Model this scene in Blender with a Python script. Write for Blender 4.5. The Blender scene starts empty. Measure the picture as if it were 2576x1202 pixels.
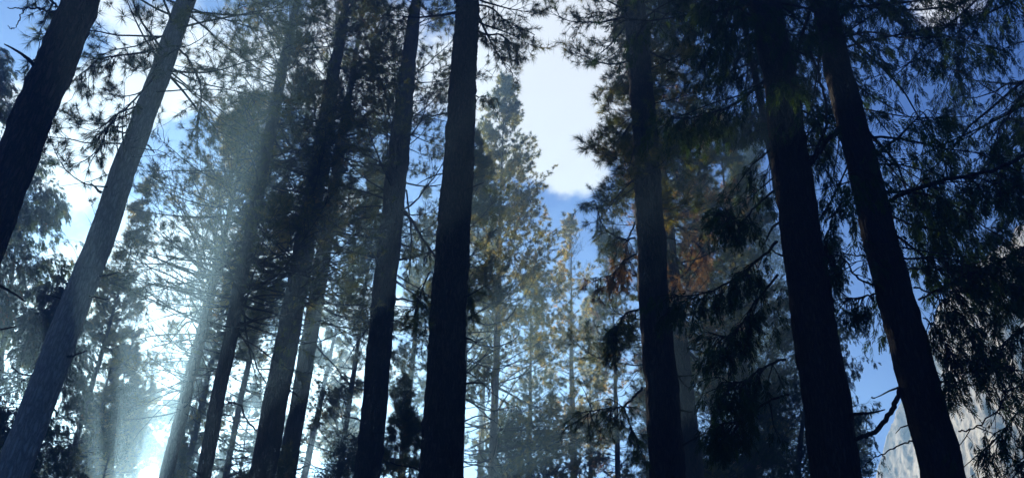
import bpy, math
import numpy as np
from mathutils import Vector, Matrix
C = bpy.context.scene
col = C.collection
R_ = math.radians

# ------------------------------------------------------------------ camera
PITCH, ROLL = 33.2, 0.0179
FOC = 2231.0                       # focal length in pixels of a 2576 x 1202 picture
CAM = np.array([0.0, 0.0, 1.6])
p_ = R_(PITCH)
fwd = np.array([0, math.cos(p_), math.sin(p_)])
up0 = np.array([0, -math.sin(p_), math.cos(p_)])
rt0 = np.array([1.0, 0, 0])
rt = rt0*math.cos(ROLL) + up0*math.sin(ROLL)
up = up0*math.cos(ROLL) - rt0*math.sin(ROLL)
cam = bpy.data.cameras.new('camera')
cam.sensor_width = 36.0
cam.lens = 36.0*FOC/2576.0
cam.clip_start = 0.1
cam.clip_end = 3000
camo = bpy.data.objects.new('camera', cam); col.objects.link(camo)
M3 = Matrix(((rt[0], up[0], -fwd[0]), (rt[1], up[1], -fwd[1]), (rt[2], up[2], -fwd[2])))
camo.matrix_world = Matrix.Translation(Vector(CAM)) @ M3.to_4x4()
C.camera = camo

def ray(x, y):
    d = fwd*FOC + rt*(x-1288.0) + up*(601.0-y)
    return d/np.linalg.norm(d)
def at(x, y, dist):
    """point seen at (x, y) whose horizontal distance from the viewer is dist metres"""
    d = ray(x, y)
    return CAM + d*dist/math.hypot(d[0], d[1])

# ------------------------------------------------------------------ light
C.view_settings.view_transform = 'Standard'
C.view_settings.look = 'None'
C.view_settings.exposure = EXPOSURE = 1.85
C.view_settings.gamma = 1.0
C.cycles.max_bounces = 5
C.cycles.diffuse_bounces = 2
C.cycles.glossy_bounces = 1
C.cycles.transmission_bounces = 3
C.cycles.transparent_max_bounces = 4
C.cycles.volume_bounces = 0
C.cycles.use_denoising = True
C.cycles.sample_clamp_indirect = 4.0
SUNP = (265, 1565)
sd = ray(*SUNP)
SUN_EL = math.asin(sd[2]); SUN_AZ = math.atan2(sd[0], sd[1])     # azimuth clockwise from +Y
sl = bpy.data.lights.new('sun', 'SUN'); sl.energy = 5.0; sl.angle = R_(0.5); sl.color = (1.0, 0.93, 0.76)
so = bpy.data.objects.new('sun', sl); col.objects.link(so)
so.rotation_euler = Vector(sd).to_track_quat('Z', 'Y').to_euler()

W = bpy.data.worlds.new('World'); C.world = W; W.use_nodes = True
nt = W.node_tree; nt.nodes.clear()
def N(nt, t, **kw):
    n = nt.nodes.new(t)
    for k, v in kw.items(): setattr(n, k, v)
    return n
def L(nt, a, b): nt.links.new(a, b)
def mth(nt, op, a, b=None, clamp=False):
    n = N(nt, 'ShaderNodeMath', operation=op); n.use_clamp = clamp
    for i, v in enumerate((a, b)):
        if v is None: continue
        if isinstance(v, (int, float)): n.inputs[i].default_value = v
        else: L(nt, v, n.inputs[i])
    return n.outputs[0]
SKYK = 0.052
sky = N(nt, 'ShaderNodeTexSky', sky_type='NISHITA', sun_disc=False)
sky.sun_elevation = SUN_EL; sky.sun_rotation = SUN_AZ
sky.altitude = 1200; sky.air_density = 1.0; sky.dust_density = 0.3; sky.ozone_density = 3.5
tint = N(nt, 'ShaderNodeMix', data_type='RGBA', blend_type='MULTIPLY'); tint.inputs[0].default_value = 1
tint.inputs[7].default_value = (0.17, 0.55, 1.28, 1)
L(nt, sky.outputs[0], tint.inputs[6])
tc = N(nt, 'ShaderNodeTexCoord')
# clouds: banks standing at fixed places of the sky, broken up by noise
banks = [ # x, y (direction), width in degrees, amount
 (1395, 60, 4.6, 1.3), (1395, 300, 4.0, 1.25), (1455, 450, 2.4, 1.5), (1330, -120, 5, 1.1), (1500, 200, 4, 0.9),
 (470, 200, 4.5, 1.1), (330, 100, 4.0, 0.8), (200, 400, 3.4, 1.2), (60, 250, 3.2, 1.0), (420, 660, 4.5, .9), (560, 900, 7, .6),
 (300, 1100, 7, .35), (820, 900, 7, 0.45), (1200, 150, 1.6, 0.5), (1000, 300, 5, 0.6), (100, 900, 6, .7), (2330, 20, 1.8, 0.8), (700, 200, 5, .6), (2150, 1250, 3, .3),
]
holes = [(440, 400, 3.2, 1.3), (110, 60, 2.8, 1.3), (60, 200, 2, .5), (270, 150, 2.2, .7), (520, 330, 1.8, .6), (1440, 560, 1.9, 1.1), (1235, 110, 1.5, 0.6), (1440, 385, .9, 0.9), (1090, 520, 4, .8), (1430, 1000, 5, .6), (560, 830, 1.6, .5), (2150, 700, 12, .8), (1800, 500, 9, 1.0)]
acc = None
for lst, sg in ((banks, 1), (holes, -1)):
    for (x, y, wd, am) in lst:
        d = ray(x, y)
        dp = N(nt, 'ShaderNodeVectorMath', operation='DOT_PRODUCT'); L(nt, tc.outputs['Generated'], dp.inputs[0]); dp.inputs[1].default_value = d
        k = 1.0/(1-math.cos(R_(wd)))
        e = mth(nt, 'MULTIPLY', mth(nt, 'SUBTRACT', dp.outputs['Value'], 1.0), k)
        g = mth(nt, 'MULTIPLY', mth(nt, 'EXPONENT', e), am*sg)
        acc = g if acc is None else mth(nt, 'ADD', acc, g)
nz = N(nt, 'ShaderNodeTexNoise'); nz.inputs['Scale'].default_value = 11; nz.inputs['Detail'].default_value = 8; nz.inputs['Roughness'].default_value = 0.6
L(nt, tc.outputs['Generated'], nz.inputs['Vector'])
nn = mth(nt, 'MULTIPLY', mth(nt, 'SUBTRACT', nz.outputs['Fac'], 0.5), 4.2)
mask = mth(nt, 'SUBTRACT', mth(nt, 'ADD', acc, nn), 0.42)
mr = N(nt, 'ShaderNodeMapRange', interpolation_type='SMOOTHSTEP'); L(nt, mask, mr.inputs[0])
mr.inputs[1].default_value = -0.25; mr.inputs[2].default_value = 0.42
CK = 1.28/2**EXPOSURE
CLOUD = (0.86*CK/SKYK, 0.88*CK/SKYK, 0.93*CK/SKYK, 1)
mx = N(nt, 'ShaderNodeMix', data_type='RGBA'); L(nt, mr.outputs[0], mx.inputs[0]); L(nt, tint.outputs[2], mx.inputs[6]); mx.inputs[7].default_value = CLOUD
bg = N(nt, 'ShaderNodeBackground'); L(nt, mx.outputs[2], bg.inputs[0]); bg.inputs[1].default_value = SKYK
wo = N(nt, 'ShaderNodeOutputWorld'); L(nt, bg.outputs[0], wo.inputs[0])
W.cycles.sampling_method = 'MANUAL'; W.cycles.sample_map_resolution = 512

# ------------------------------------------------------------------ materials
def new_mat(name):
    m = bpy.data.materials.new(name); m.use_nodes = True; m.node_tree.nodes.clear()
    return m, m.node_tree
def ramp(nt, fac, stops):
    r = N(nt, 'ShaderNodeValToRGB'); el = r.color_ramp.elements
    while len(el) < len(stops): el.new(0.5)
    for e, (p, c) in zip(el, stops): e.position = p; e.color = (*c, 1)
    L(nt, fac, r.inputs[0]); return r.outputs[0]
def leaf_mat(name, stops, trans, tw=0.45):
    m, nt = new_mat(name)
    a = N(nt, 'ShaderNodeAttribute', attribute_name='tint')
    c = ramp(nt, a.outputs['Fac'], stops)
    df = N(nt, 'ShaderNodeBsdfDiffuse'); L(nt, c, df.inputs[0])
    tr = N(nt, 'ShaderNodeBsdfTranslucent')
    mm = N(nt, 'ShaderNodeMix', data_type='RGBA', blend_type='MULTIPLY'); mm.inputs[0].default_value = 1
    L(nt, c, mm.inputs[6]); mm.inputs[7].default_value = (*trans, 1); L(nt, mm.outputs[2], tr.inputs[0])
    mi = N(nt, 'ShaderNodeMixShader'); mi.inputs[0].default_value = tw
    L(nt, df.outputs[0], mi.inputs[1]); L(nt, tr.outputs[0], mi.inputs[2])
    o = N(nt, 'ShaderNodeOutputMaterial'); L(nt, mi.outputs[0], o.inputs[0])
    return m
def bark_mat(name, dark, mid, light, sc=1.0, furrow=1.0):
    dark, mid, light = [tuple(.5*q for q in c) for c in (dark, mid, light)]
    m, nt = new_mat(name)
    tc = N(nt, 'ShaderNodeTexCoord')
    mp = N(nt, 'ShaderNodeMapping'); mp.inputs['Scale'].default_value = (sc*15, sc*15, sc*3.0); L(nt, tc.outputs['Object'], mp.inputs[0])
    n1 = N(nt, 'ShaderNodeTexNoise'); n1.inputs['Scale'].default_value = 1.0; n1.inputs['Detail'].default_value = 6; L(nt, mp.outputs[0], n1.inputs['Vector'])
    wv = N(nt, 'ShaderNodeVectorMath', operation='ADD'); sc_ = N(nt, 'ShaderNodeVectorMath', operation='SCALE'); sc_.inputs['Scale'].default_value = 2.2
    L(nt, n1.outputs['Color'], sc_.inputs[0]); L(nt, mp.outputs[0], wv.inputs[0]); L(nt, sc_.outputs[0], wv.inputs[1])
    vo = N(nt, 'ShaderNodeTexVoronoi', feature='DISTANCE_TO_EDGE'); vo.inputs['Scale'].default_value = 1.0; L(nt, wv.outputs[0], vo.inputs['Vector'])
    cr = mth(nt, 'MULTIPLY', vo.outputs['Distance'], 3.5, True)
    n2 = N(nt, 'ShaderNodeTexNoise'); n2.inputs['Scale'].default_value = 30; n2.inputs['Detail'].default_value = 4; L(nt, tc.outputs['Object'], n2.inputs['Vector'])
    f = mth(nt, 'ADD', mth(nt, 'MULTIPLY', cr, 0.6), mth(nt, 'MULTIPLY', n2.outputs['Fac'], 0.5))
    c = ramp(nt, f, [(0.15, dark), (0.55, mid), (0.95, light)])
    b = N(nt, 'ShaderNodeBsdfPrincipled'); L(nt, c, b.inputs['Base Color']); b.inputs['Roughness'].default_value = 0.9; b.inputs['Specular IOR Level'].default_value = 0.15
    bp = N(nt, 'ShaderNodeBump'); bp.inputs['Strength'].default_value = 0.9; bp.inputs['Distance'].default_value = 0.05*furrow
    L(nt, mth(nt, 'ADD', cr, mth(nt, 'MULTIPLY', n2.outputs['Fac'], 0.3)), bp.inputs['Height']); L(nt, bp.outputs[0], b.inputs['Normal'])
    o = N(nt, 'ShaderNodeOutputMaterial'); L(nt, b.outputs[0], o.inputs[0])
    return m
MAT = dict(
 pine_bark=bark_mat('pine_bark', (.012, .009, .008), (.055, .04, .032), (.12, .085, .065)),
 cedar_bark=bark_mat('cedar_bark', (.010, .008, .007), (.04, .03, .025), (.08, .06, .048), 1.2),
 haze_lit_bark=bark_mat('haze_lit_bark', (.32, .27, .21), (.56, .48, .37), (.76, .66, .52), 1.0, .5),  # veil of sunlit haze put into the bark colour
 twig=bark_mat('twig_bark', (.015, .012, .010), (.04, .03, .025), (.07, .055, .045)),
 needle=leaf_mat('pine_needle', [(0, (.02, .04, .016)), (.5, (.075, .10, .02)), (.85, (.19, .17, .025)), (1, (.26, .15, .03))], (1.7, 1.45, .6), .55),
 needle_sunlit=leaf_mat('sunlit_pine_needle', [(0, (.06, .08, .016)), (.5, (.20, .19, .03)), (.85, (.38, .30, .05)), (1, (.48, .27, .05))], (1.9, 1.6, .5), .6),  # needle copy with golden sunlight put into its colour
 needle_dead=leaf_mat('dead_pine_needle', [(0, (.13, .08, .035)), (.5, (.34, .215, .08)), (1, (.5, .38, .16))], (1.4, 1.15, .75), .5),
 cedar=leaf_mat('cedar_spray', [(0, (.010, .022, .010)), (.6, (.025, .05, .016)), (1, (.07, .10, .02))], (1.4, 1.4, .4), .4),
 leaf=leaf_mat('oak_leaf', [(0, (.015, .03, .014)), (.6, (.04, .07, .022)), (.95, (.12, .11, .03)), (1, (.2, .10, .03))], (1.6, 1.4, .5), .5),
)

# ------------------------------------------------------------------ mesh helpers
class MB:
    """collects triangles with a material slot and a tint value"""
    def __init__(s): s.v = []; s.f = []; s.m = []; s.t = []; s.n = 0
    def add(s, v, f, m=0, t=None):
        v = np.asarray(v, float).reshape(-1, 3); f = np.asarray(f, int).reshape(-1, 3)
        s.v.append(v); s.f.append(f+s.n); s.n += len(v); s.m.append(np.full(len(f), m))
        s.t.append(np.full(len(f), .5) if t is None else np.asarray(t, float))
    def segs(s, P0, P1, R0, R1, m=0, k=4):
        P0 = np.asarray(P0, float).reshape(-1, 3); P1 = np.asarray(P1, float).reshape(-1, 3); n = len(P0)
        if n == 0: return
        d = unit(P1-P0); a = np.where(np.abs(d[:, 2:3]) < .9, [[0, 0, 1.]], [[1., 0, 0]])
        u = unit(np.cross(d, a)); w = np.cross(d, u)
        an = np.arange(k)*2*np.pi/k; ca, sa = np.cos(an)[None, :, None], np.sin(an)[None, :, None]
        off = u[:, None]*ca + w[:, None]*sa
        A = P0[:, None]+off*np.broadcast_to(R0, n)[:, None, None]; B = P1[:, None]+off*np.broadcast_to(R1, n)[:, None, None]
        V = np.concatenate([A, B], 1).reshape(-1, 3)
        i = np.arange(k); j = (i+1) % k
        F = np.concatenate([np.stack([i, j, j+k], 1), np.stack([i, j+k, i+k], 1)], 0)
        F = (F[None]+(np.arange(n)*2*k)[:, None, None]).reshape(-1, 3)
        s.add(V, F, m)
    def tube(s, pts, rad, m=0, k=7, cap=True):
        """joined tube along a polyline"""
        pts = np.asarray(pts, float); n = len(pts); rad = np.broadcast_to(rad, n)
        T = unit(np.gradient(pts, axis=0)); ref = np.array([.3, .2, .93])
        u = unit(np.cross(T, ref)); w = np.cross(T, u)
        an = np.arange(k)*2*np.pi/k
        V = pts[:, None]+(u[:, None]*np.cos(an)[None, :, None]+w[:, None]*np.sin(an)[None, :, None])*rad[:, None, None]
        V = V.reshape(-1, 3); F = []
        for r in range(n-1):
            for i in range(k):
                j = (i+1) % k; a, b, c, d = r*k+i, r*k+j, (r+1)*k+j, (r+1)*k+i
                F += [(a, b, c), (a, c, d)]
        if cap:
            V = np.concatenate([V, pts[[0, -1]]], 0)
            for i in range(k):
                F += [((i+1) % k, i, n*k), ((n-1)*k+i, (n-1)*k+(i+1) % k, n*k+1)]
        s.add(V, F, m)
    def build(s, name, mats, parent=None, smooth=False):
        V = np.concatenate(s.v); F = np.concatenate(s.f); mi = np.concatenate(s.m); ti = np.concatenate(s.t)
        me = bpy.data.meshes.new(name)
        me.vertices.add(len(V)); me.vertices.foreach_set('co', V.astype(np.float32).ravel())
        me.loops.add(F.size); me.loops.foreach_set('vertex_index', F.astype(np.int32).ravel())
        me.polygons.add(len(F)); me.polygons.foreach_set('loop_start', (np.arange(len(F))*3).astype(np.int32))
        me.polygons.foreach_set('material_index', mi.astype(np.int32))
        me.polygons.foreach_set('use_smooth', np.full(len(F), smooth))
        at_ = me.attributes.new('tint', 'FLOAT', 'FACE'); at_.data.foreach_set('value', np.clip(ti, 0, 1).astype(np.float32))
        me.update(calc_edges=True)
        for m in mats: me.materials.append(MAT[m] if isinstance(m, str) else m)
        o = bpy.data.objects.new(name, me); col.objects.link(o)
        if parent is not None: o.parent = parent
        return o
def unit(v):
    v = np.asarray(v, float); return v/np.maximum(np.linalg.norm(v, axis=-1, keepdims=True), 1e-9)
def runit(rng, n): return unit(rng.normal(size=(n, 3)))

def needles(mb, P, D, n, Ln, w, rng, m=1, spread=.75, tint=None, drop=.1, shade=1.0):
    """bundles of long needles round twig ends"""
    P = np.asarray(P); D = unit(D); K = len(P)
    if K == 0: return
    if tint is None: tint = rng.normal(.45, .2, K)
    sz = rng.uniform(.75, 1.15, K)
    Pr = np.repeat(P, n, 0); Dr = np.repeat(D, n, 0); M = len(Pr); sr = np.repeat(sz, n)
    q = rng.uniform(0, 1, M)
    d = unit(Dr*(.25+.9*rng.uniform(size=(M, 1)))+runit(rng, M)*spread+np.array([0, 0, -drop]))
    base = Pr - Dr*(q*Ln*.55*sr)[:, None]
    ln = Ln*rng.uniform(.7, 1.1, M)*sr
    tip = base+d*ln[:, None]
    sd_ = unit(np.cross(d, runit(rng, M)))*w/2
    V = np.stack([base-sd_, base+sd_, tip], 1).reshape(-1, 3)
    mb.add(V, np.arange(3*M).reshape(-1, 3), m, np.repeat(tint, n)+rng.normal(0, .07, M))

def sprays(mb, P, D, n, Ln, w, rng, m=1, tint=None):
    """flat hanging cedar sprays"""
    P = np.asarray(P); K = len(P)
    if K == 0: return
    D = unit(D)
    S = unit(np.cross(D, runit(rng, K)))
    if tint is None: tint = rng.normal(.4, .2, K)
    sz = rng.uniform(.6, 1.2, K)*Ln
    j = np.tile(np.arange(n), K); Pr = np.repeat(P, n, 0); Dr = np.repeat(D, n, 0); Sr = np.repeat(S, n, 0); zr = np.repeat(sz, n)
    M = K*n; t = (j+.5)/n; sgn = np.where(j % 2, 1., -1.)
    ll = zr*(.55-.38*t)*rng.uniform(.7, 1.2, M)
    d = unit(Dr*1.0+Sr*(sgn*.75)[:, None]+runit(rng, M)*.28+np.array([0, 0, -.25]))
    base = Pr+Dr*(t*zr*.8)[:, None]+np.array([0, 0, -1.])*(t*t*zr*.25)[:, None]
    tip = base+d*ll[:, None]
    wd = unit(np.cross(d, np.cross(Dr, Sr)+runit(rng, M)*.5))*(w/2)
    V = np.stack([base, base+d*(ll*.45)[:, None]-wd, tip, base+d*(ll*.45)[:, None]+wd], 1).reshape(-1, 3)
    q = np.arange(M)*4
    F = np.stack([q, q+1, q+2, q, q+2, q+3], 1).reshape(-1, 3)
    mb.add(V, F, m, np.repeat(np.repeat(tint, n)+rng.normal(0, .06, M), 2))

def curve_pts(p0, d0, ln, n, rng, bend=(0, 0, 0), wob=.15):
    """polylines p0 -> length ln; batch version, returns (K, n+1, 3)"""
    p0 = np.atleast_2d(p0); d = unit(np.atleast_2d(d0)); K = len(p0); ln = np.broadcast_to(ln, K)
    out = [p0]; p = p0
    for i in range(n):
        d = unit(d+np.asarray(bend)/n+rng.normal(0, wob/math.sqrt(n), (K, 3)))
        p = p+d*(ln/n)[:, None]; out.append(p)
    return np.stack(out, 1), d

def profile(shape, t):
    """crown radius against height fraction t"""
    if shape == 'cone': return (1-t)**.75*.95+.05
    if shape == 'column': return np.minimum(1, (1-t)*3.5)*.85+.1*(1-t)+.03
    if shape == 'round': return np.sqrt(np.maximum(0, 1-(2*t-1)**2))*.9+.1
    if shape == 'open': return (np.minimum(1, (1-t)*1.8)*np.minimum(1, .5+t*1.5))*.9+.06
# openings in the canopy through which the low sun reaches in: (across the sun's direction, above the sun's line, radius, from how far), metres
SH = math.hypot(sd[0], sd[1]); HD = np.array([sd[0]/SH, sd[1]/SH]); PD = np.array([HD[1], -HD[0]]); TE = sd[2]/SH
OPEN = [(7.2, 12.4, 1.2, 25), (8.8, 9.6, 1.0, 25), (6.9, 7.8, .8, 28), (11.6, 11.6, 1.4, 25), (14.5, 9.5, 1.6, 28), (16.5, 12.5, 1.2, 28), (17.3, 14.3, 1.3, 22), (10.1, 9.5, 1.0, 21), (4.3, 10.3, .9, 25), (2.7, 8.6, .55, 22), (2.55, 6.2, .45, 20), (4.9, 8.6, .7, 25),
        (.1, 5.0, .75, 9), (.2, 6.4, .75, 12), (.4, 7.8, .75, 12), (.7, 9.6, .7, 14), (-.05, 3.8, .5, 9), (-1.6, 5.5, .8, 12), (-4.5, 7.5, 1.0, 18), (10.2, 15.5, 1.1, 28)]
def in_opening(P):
    Q = P-CAM; al = Q[:, :2]@HD; s = Q[:, :2]@PD; k = Q[:, 2]-al*TE; m = np.zeros(len(P), bool)
    for a, b, r, d0 in OPEN:
        m |= ((s-a)**2+(k-b)**2 < r*r) & (al > d0)
    return m
def crown_mesh(kind, rng, z0, H, R, shape='cone', limbs=80, twigs=12, tufts=3, nn=18, nl=.19, nw=.011,
               leafmat='needle', bare=0.0, asc=(-12, 40), rb=.05, tintm=.45, dead=0.0, az=None, droop=.1, gap=0.0, clump=0.0, world=None):
    mb = MB(); ck = rng.normal(0, 1.15, (7, 3)); cph = rng.uniform(0, 6.28, 7)
    u = np.sort(rng.uniform(0, 1, limbs))
    for i in range(limbs):
        t = u[i]; z = z0+(H-z0)*t*.985
        a = rng.uniform(0, 2*np.pi) if az is None else rng.normal(R_(az[0]), R_(az[1]))
        ln = R*profile(shape, t)*rng.uniform(.6, 1.12)
        if rng.uniform() < gap*.5: ln *= .45
        e = R_(asc[0]+(asc[1]-asc[0])*t+rng.normal(0, 8))
        d0 = np.array([math.cos(a)*math.cos(e), math.sin(a)*math.cos(e), math.sin(e)])
        isbare = t < bare and rng.uniform() < .85
        ns = 8
        bz = (.55 if kind == 'pine' else -.35)*(1-.5*t)
        L_, _ = curve_pts([0, 0, z], d0, ln, ns, rng, (0, 0, bz if not isbare else rng.uniform(-1.3, 1.0)), .30)
        P = L_[0]
        r0 = max(.012, rb*ln/R*rng.uniform(.7, 1.1)); rr = r0*(1-np.linspace(0, 1, ns+1)*.85)
        mb.segs(P[:-1], P[1:], rr[:-1], rr[1:], 0, 5 if rb > .03 else 4)
        tw = max(3, int(twigs*(.35+.65*ln/R)*rng.uniform(.7, 1.2)))
        if isbare: tw = max(2, tw//3)
        s = rng.uniform(.28 if kind == 'pine' else .1, 1.0, tw)**.8; s[:1] = 1.0
        fi = s*ns; ii = np.minimum(fi.astype(int), ns-1); fr = (fi-ii)[:, None]
        b = P[ii]*(1-fr)+P[ii+1]*fr; ld = unit(P[ii+1]-P[ii])
        side = unit(np.cross(ld, [0, 0, 1.]))*np.where(rng.uniform(size=(tw, 1)) < .5, 1, -1)
        td = unit(ld*rng.uniform(.5, 1.2, (tw, 1))+side*rng.uniform(.3, 1.1, (tw, 1))+rng.normal(0, .25, (tw, 3)))
        td[0] = ld[0]
        tl = ln*rng.uniform(.16, .42, tw)*(1.15-.6*s)+.12
        nb = 4
        T, de = curve_pts(b, td, tl, nb, rng, (0, 0, .5 if kind == 'pine' else -1.0), .45)
        if world is not None:
            kp = ~(in_opening(T[:, 4]@world[:3, :3].T+world[:3, 3]) | in_opening(T[:, 2]@world[:3, :3].T+world[:3, 3]))
            T, tl = T[kp], tl[kp]; tw = len(T)
            if tw == 0: continue
        tr = np.maximum(.006, r0*.28)
        for q in range(nb):
            mb.segs(T[:, q], T[:, q+1], tr*(1-.18*q), tr*(1-.18*(q+1)), 0, 3)
        if isbare: continue
        # foliage points: the twig end, and short side shoots
        k = tufts
        f = rng.uniform(.25, 1.0, (tw, k)); f[:, 0] = 1.0
        fi = f*nb; ii = np.minimum(fi.astype(int), nb-1); fr = (fi-ii)[..., None]; ar = np.arange(tw)[:, None]
        B = T[ar, ii]*(1-fr)+T[ar, ii+1]*fr; dd = unit(T[ar, ii+1]-T[ar, ii])
        rd = runit(rng, tw*k).reshape(tw, k, 3)
        sd2 = unit(dd*.9+rd*.8+np.array([0, 0, .25 if kind == 'pine' else -.5])); sd2[:, 0] = dd[:, 0]
        sl_ = rng.uniform(.08, .30, (tw, k, 1))*np.array([.2]+[1]*(k-1))[None, :, None]*(1 if kind == 'pine' else .8)
        E = (B+sd2*sl_)
        Bf, Ef, Df = B.reshape(-1, 3), E.reshape(-1, 3), sd2.reshape(-1, 3)
        mb.segs(Bf, Ef, .005, .004, 0, 3)
        isdead = rng.uniform() < dead
        mslot = 2 if isdead else 1
        if world is not None:
            keep = ~in_opening(Ef@world[:3, :3].T+world[:3, 3])
            Ef, Df = Ef[keep], Df[keep]
            if len(Ef) == 0: continue
        if clump: # foliage gathers in masses a couple of metres across, with air between them
            val = np.sin(Ef@ck.T+cph).sum(1)/1.87
            keep = val > (-1.2, -.84, -.52, -.25, 0, .25)[int(clump*10)]
            Ef, Df = Ef[keep], Df[keep]
            if len(Ef) == 0: continue
        if gap: # thin the foliage in patches
            keep = rng.uniform(size=len(Ef)) > gap*(.5+.5*np.sin(Ef[:, 2]*1.3+Ef[:, 0]*1.7+i*.1))
            Ef, Df = Ef[keep], Df[keep]
        tt = rng.normal(tintm, .16, len(Ef))+rng.normal(0, .10)
        if kind == 'pine': needles(mb, Ef, Df, nn, nl, nw, rng, mslot, tint=tt, drop=droop)
        elif kind == 'cedar': sprays(mb, Ef, Df+np.array([0, 0, -.55]), nn, nl, nw, rng, mslot, tint=tt)
        elif kind == 'leafy':
            K = len(Ef); Pp = np.repeat(Ef, nn, 0)+rng.normal(0, nl, (K*nn, 3)); M = len(Pp)
            a_ = runit(rng, M)*nw; b_ = unit(np.cross(a_, runit(rng, M)))*nw*.6
            V = np.stack([Pp-a_, Pp+b_, Pp+a_, Pp-b_], 1).reshape(-1, 3); q = np.arange(M)*4
            mb.add(V, np.stack([q, q+1, q+2, q, q+2, q+3], 1).reshape(-1, 3), mslot, np.repeat(np.repeat(tt, nn)+rng.normal(0, .1, M), 2))
    return mb, ['twig', leafmat, 'needle_dead']

def trunk_mesh(rng, H, r_bot, slope, k=28, dz=.5, rough=.03, flare=.25):
    """slope = loss of radius per metre"""
    mb = MB(); zs = np.arange(-.3, H+dz, dz); n = len(zs)
    rad = np.maximum(.02, r_bot-slope*np.maximum(zs, 0)); 
    far = zs > H*.6; rad = np.where(far, np.maximum(.015, rad*(1-(zs-H*.6)/(H*.41))), rad)
    rad = rad*(1+flare*np.exp(-np.maximum(zs, 0)/.7))
    an = np.arange(k)*2*np.pi/k
    bow = np.stack([np.cumsum(rng.normal(0, .02*math.sqrt(dz), n)), np.cumsum(rng.normal(0, .02*math.sqrt(dz), n))], 1); bow -= bow[0]
    bow = bow*np.minimum(1, rad/r_bot*2)[:, None]
    nzv = rng.normal(0, 1, (n, k)); nzv = (nzv+np.roll(nzv, 1, 0)+np.roll(nzv, 1, 1))/1.7
    lob = 1+.035*np.sin(3*an+rng.uniform(0, 6))[None]+.02*np.sin(5*an+zs[:, None]*.2)
    r = rad[:, None]*(lob+rough*nzv)
    X = bow[:, :1]+r*np.cos(an); Y = bow[:, 1:]+r*np.sin(an); Z = np.repeat(zs[:, None], k, 1)
    V = np.stack([X, Y, Z], 2).reshape(-1, 3)
    i = np.arange(k); j = (i+1) % k
    F = np.concatenate([np.stack([i, j, j+k], 1), np.stack([i, j+k, i+k], 1)], 0)
    F = (F[None]+(np.arange(n-1)*k)[:, None, None]).reshape(-1, 3)
    mb.add(V, F)
    return mb

# ------------------------------------------------------------------ things
def empty(name, loc, label, cat, group=None):
    o = bpy.data.objects.new(name, None); col.objects.link(o); o.location = loc; o.empty_display_size = .5
    o['label'] = label; o['category'] = cat
    if group: o['group'] = group
    return o
DENS = (2.1, 1.4, 1); CEDK = .64
def tree(name, label, lo, hi, dist, wlo, whi, H, kind, crown, bark='pine_bark', group=None, seed=1, k=28, dz=.5, cat='tree', rough=.03, stubs=0, stub_z=(4, 16)):
    """lo, hi = where the trunk axis passes in the picture; wlo, whi = its widths there in picture pixels; dist = metres away"""
    rng = np.random.default_rng(seed)
    A = at(lo[0], lo[1], dist); B = at(hi[0], hi[1], dist)
    ax = (B-A)/(B[2]-A[2]); base = A-ax*A[2]
    dA = np.dot(A-CAM, fwd); dB = np.dot(B-CAM, fwd)
    rA, rB = wlo*dA/FOC/2, whi*dB/FOC/2
    fa = lambda P: math.cos(math.atan(abs(P[0]-1349)/2500))*math.cos(math.atan(abs(P[0]-1349)/(P[1]+2808)))
    rA *= fa(lo); rB *= fa(hi)
    sl = min(max(0.0, (rA-rB)/(B[2]-A[2])), rA/(H*.9)); r0 = rA+sl*A[2]
    root = empty(name, base, label, cat, group)
    root.rotation_mode = 'QUATERNION'; root.rotation_quaternion = Vector((0, 0, 1)).rotation_difference(Vector(ax))
    trunk_mesh(rng, H, r0, sl, k, dz, rough).build('trunk', [bark], root, True)
    if crown:
        cr = dict(crown); cr['limbs'] = int(cr.get('limbs', 80)*DENS[0]); cr['twigs'] = int(cr.get('twigs', 12)*DENS[1]); cr['tufts'] = cr.get('tufts', 3)+DENS[2]
        if kind == 'cedar': cr['limbs'] = int(cr['limbs']*CEDK)
        dm = dist*1.2
        if kind == 'pine': cr['nl'] = cr.get('nl', .2)*1.15; cr['nw'] = max(.011, dm*.00038); cr['nn'] = int(cr.get('nn', 20)*(1 if dist < 28 else 1.1))
        cr['world'] = np.array(Matrix.Translation(Vector(base)) @ root.rotation_quaternion.to_matrix().to_4x4())
        cmb, mats = crown_mesh(kind, rng, cr.pop('z0'), H, cr.pop('R'), **cr)
        cmb.build('crown', mats, root)
    for q in range(stubs):
        z = rng.uniform(*stub_z); a = rng.uniform(-.6, 2*np.pi+.6) if q % 2 else (0 if rng.uniform() < .5 else np.pi)+rng.normal(0, .4)
        rz = max(.05, r0-sl*z); mb = MB(); d = np.array([math.cos(a), math.sin(a), rng.uniform(-.3, .3)])
        P, _ = curve_pts([d*[rz*.8, rz*.8, 0]+np.array([0, 0, z])], d, rng.uniform(.25, .9), 4, rng, (0, 0, rng.uniform(-.5, .5)), .4)
        mb.tube(P[0], np.linspace(.028, .008, 5)*rng.uniform(.6, 1.3), 0, 6)
        mb.build('dead_branch', ['twig'], root)
    root['_r'] = r0
    return root
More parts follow.
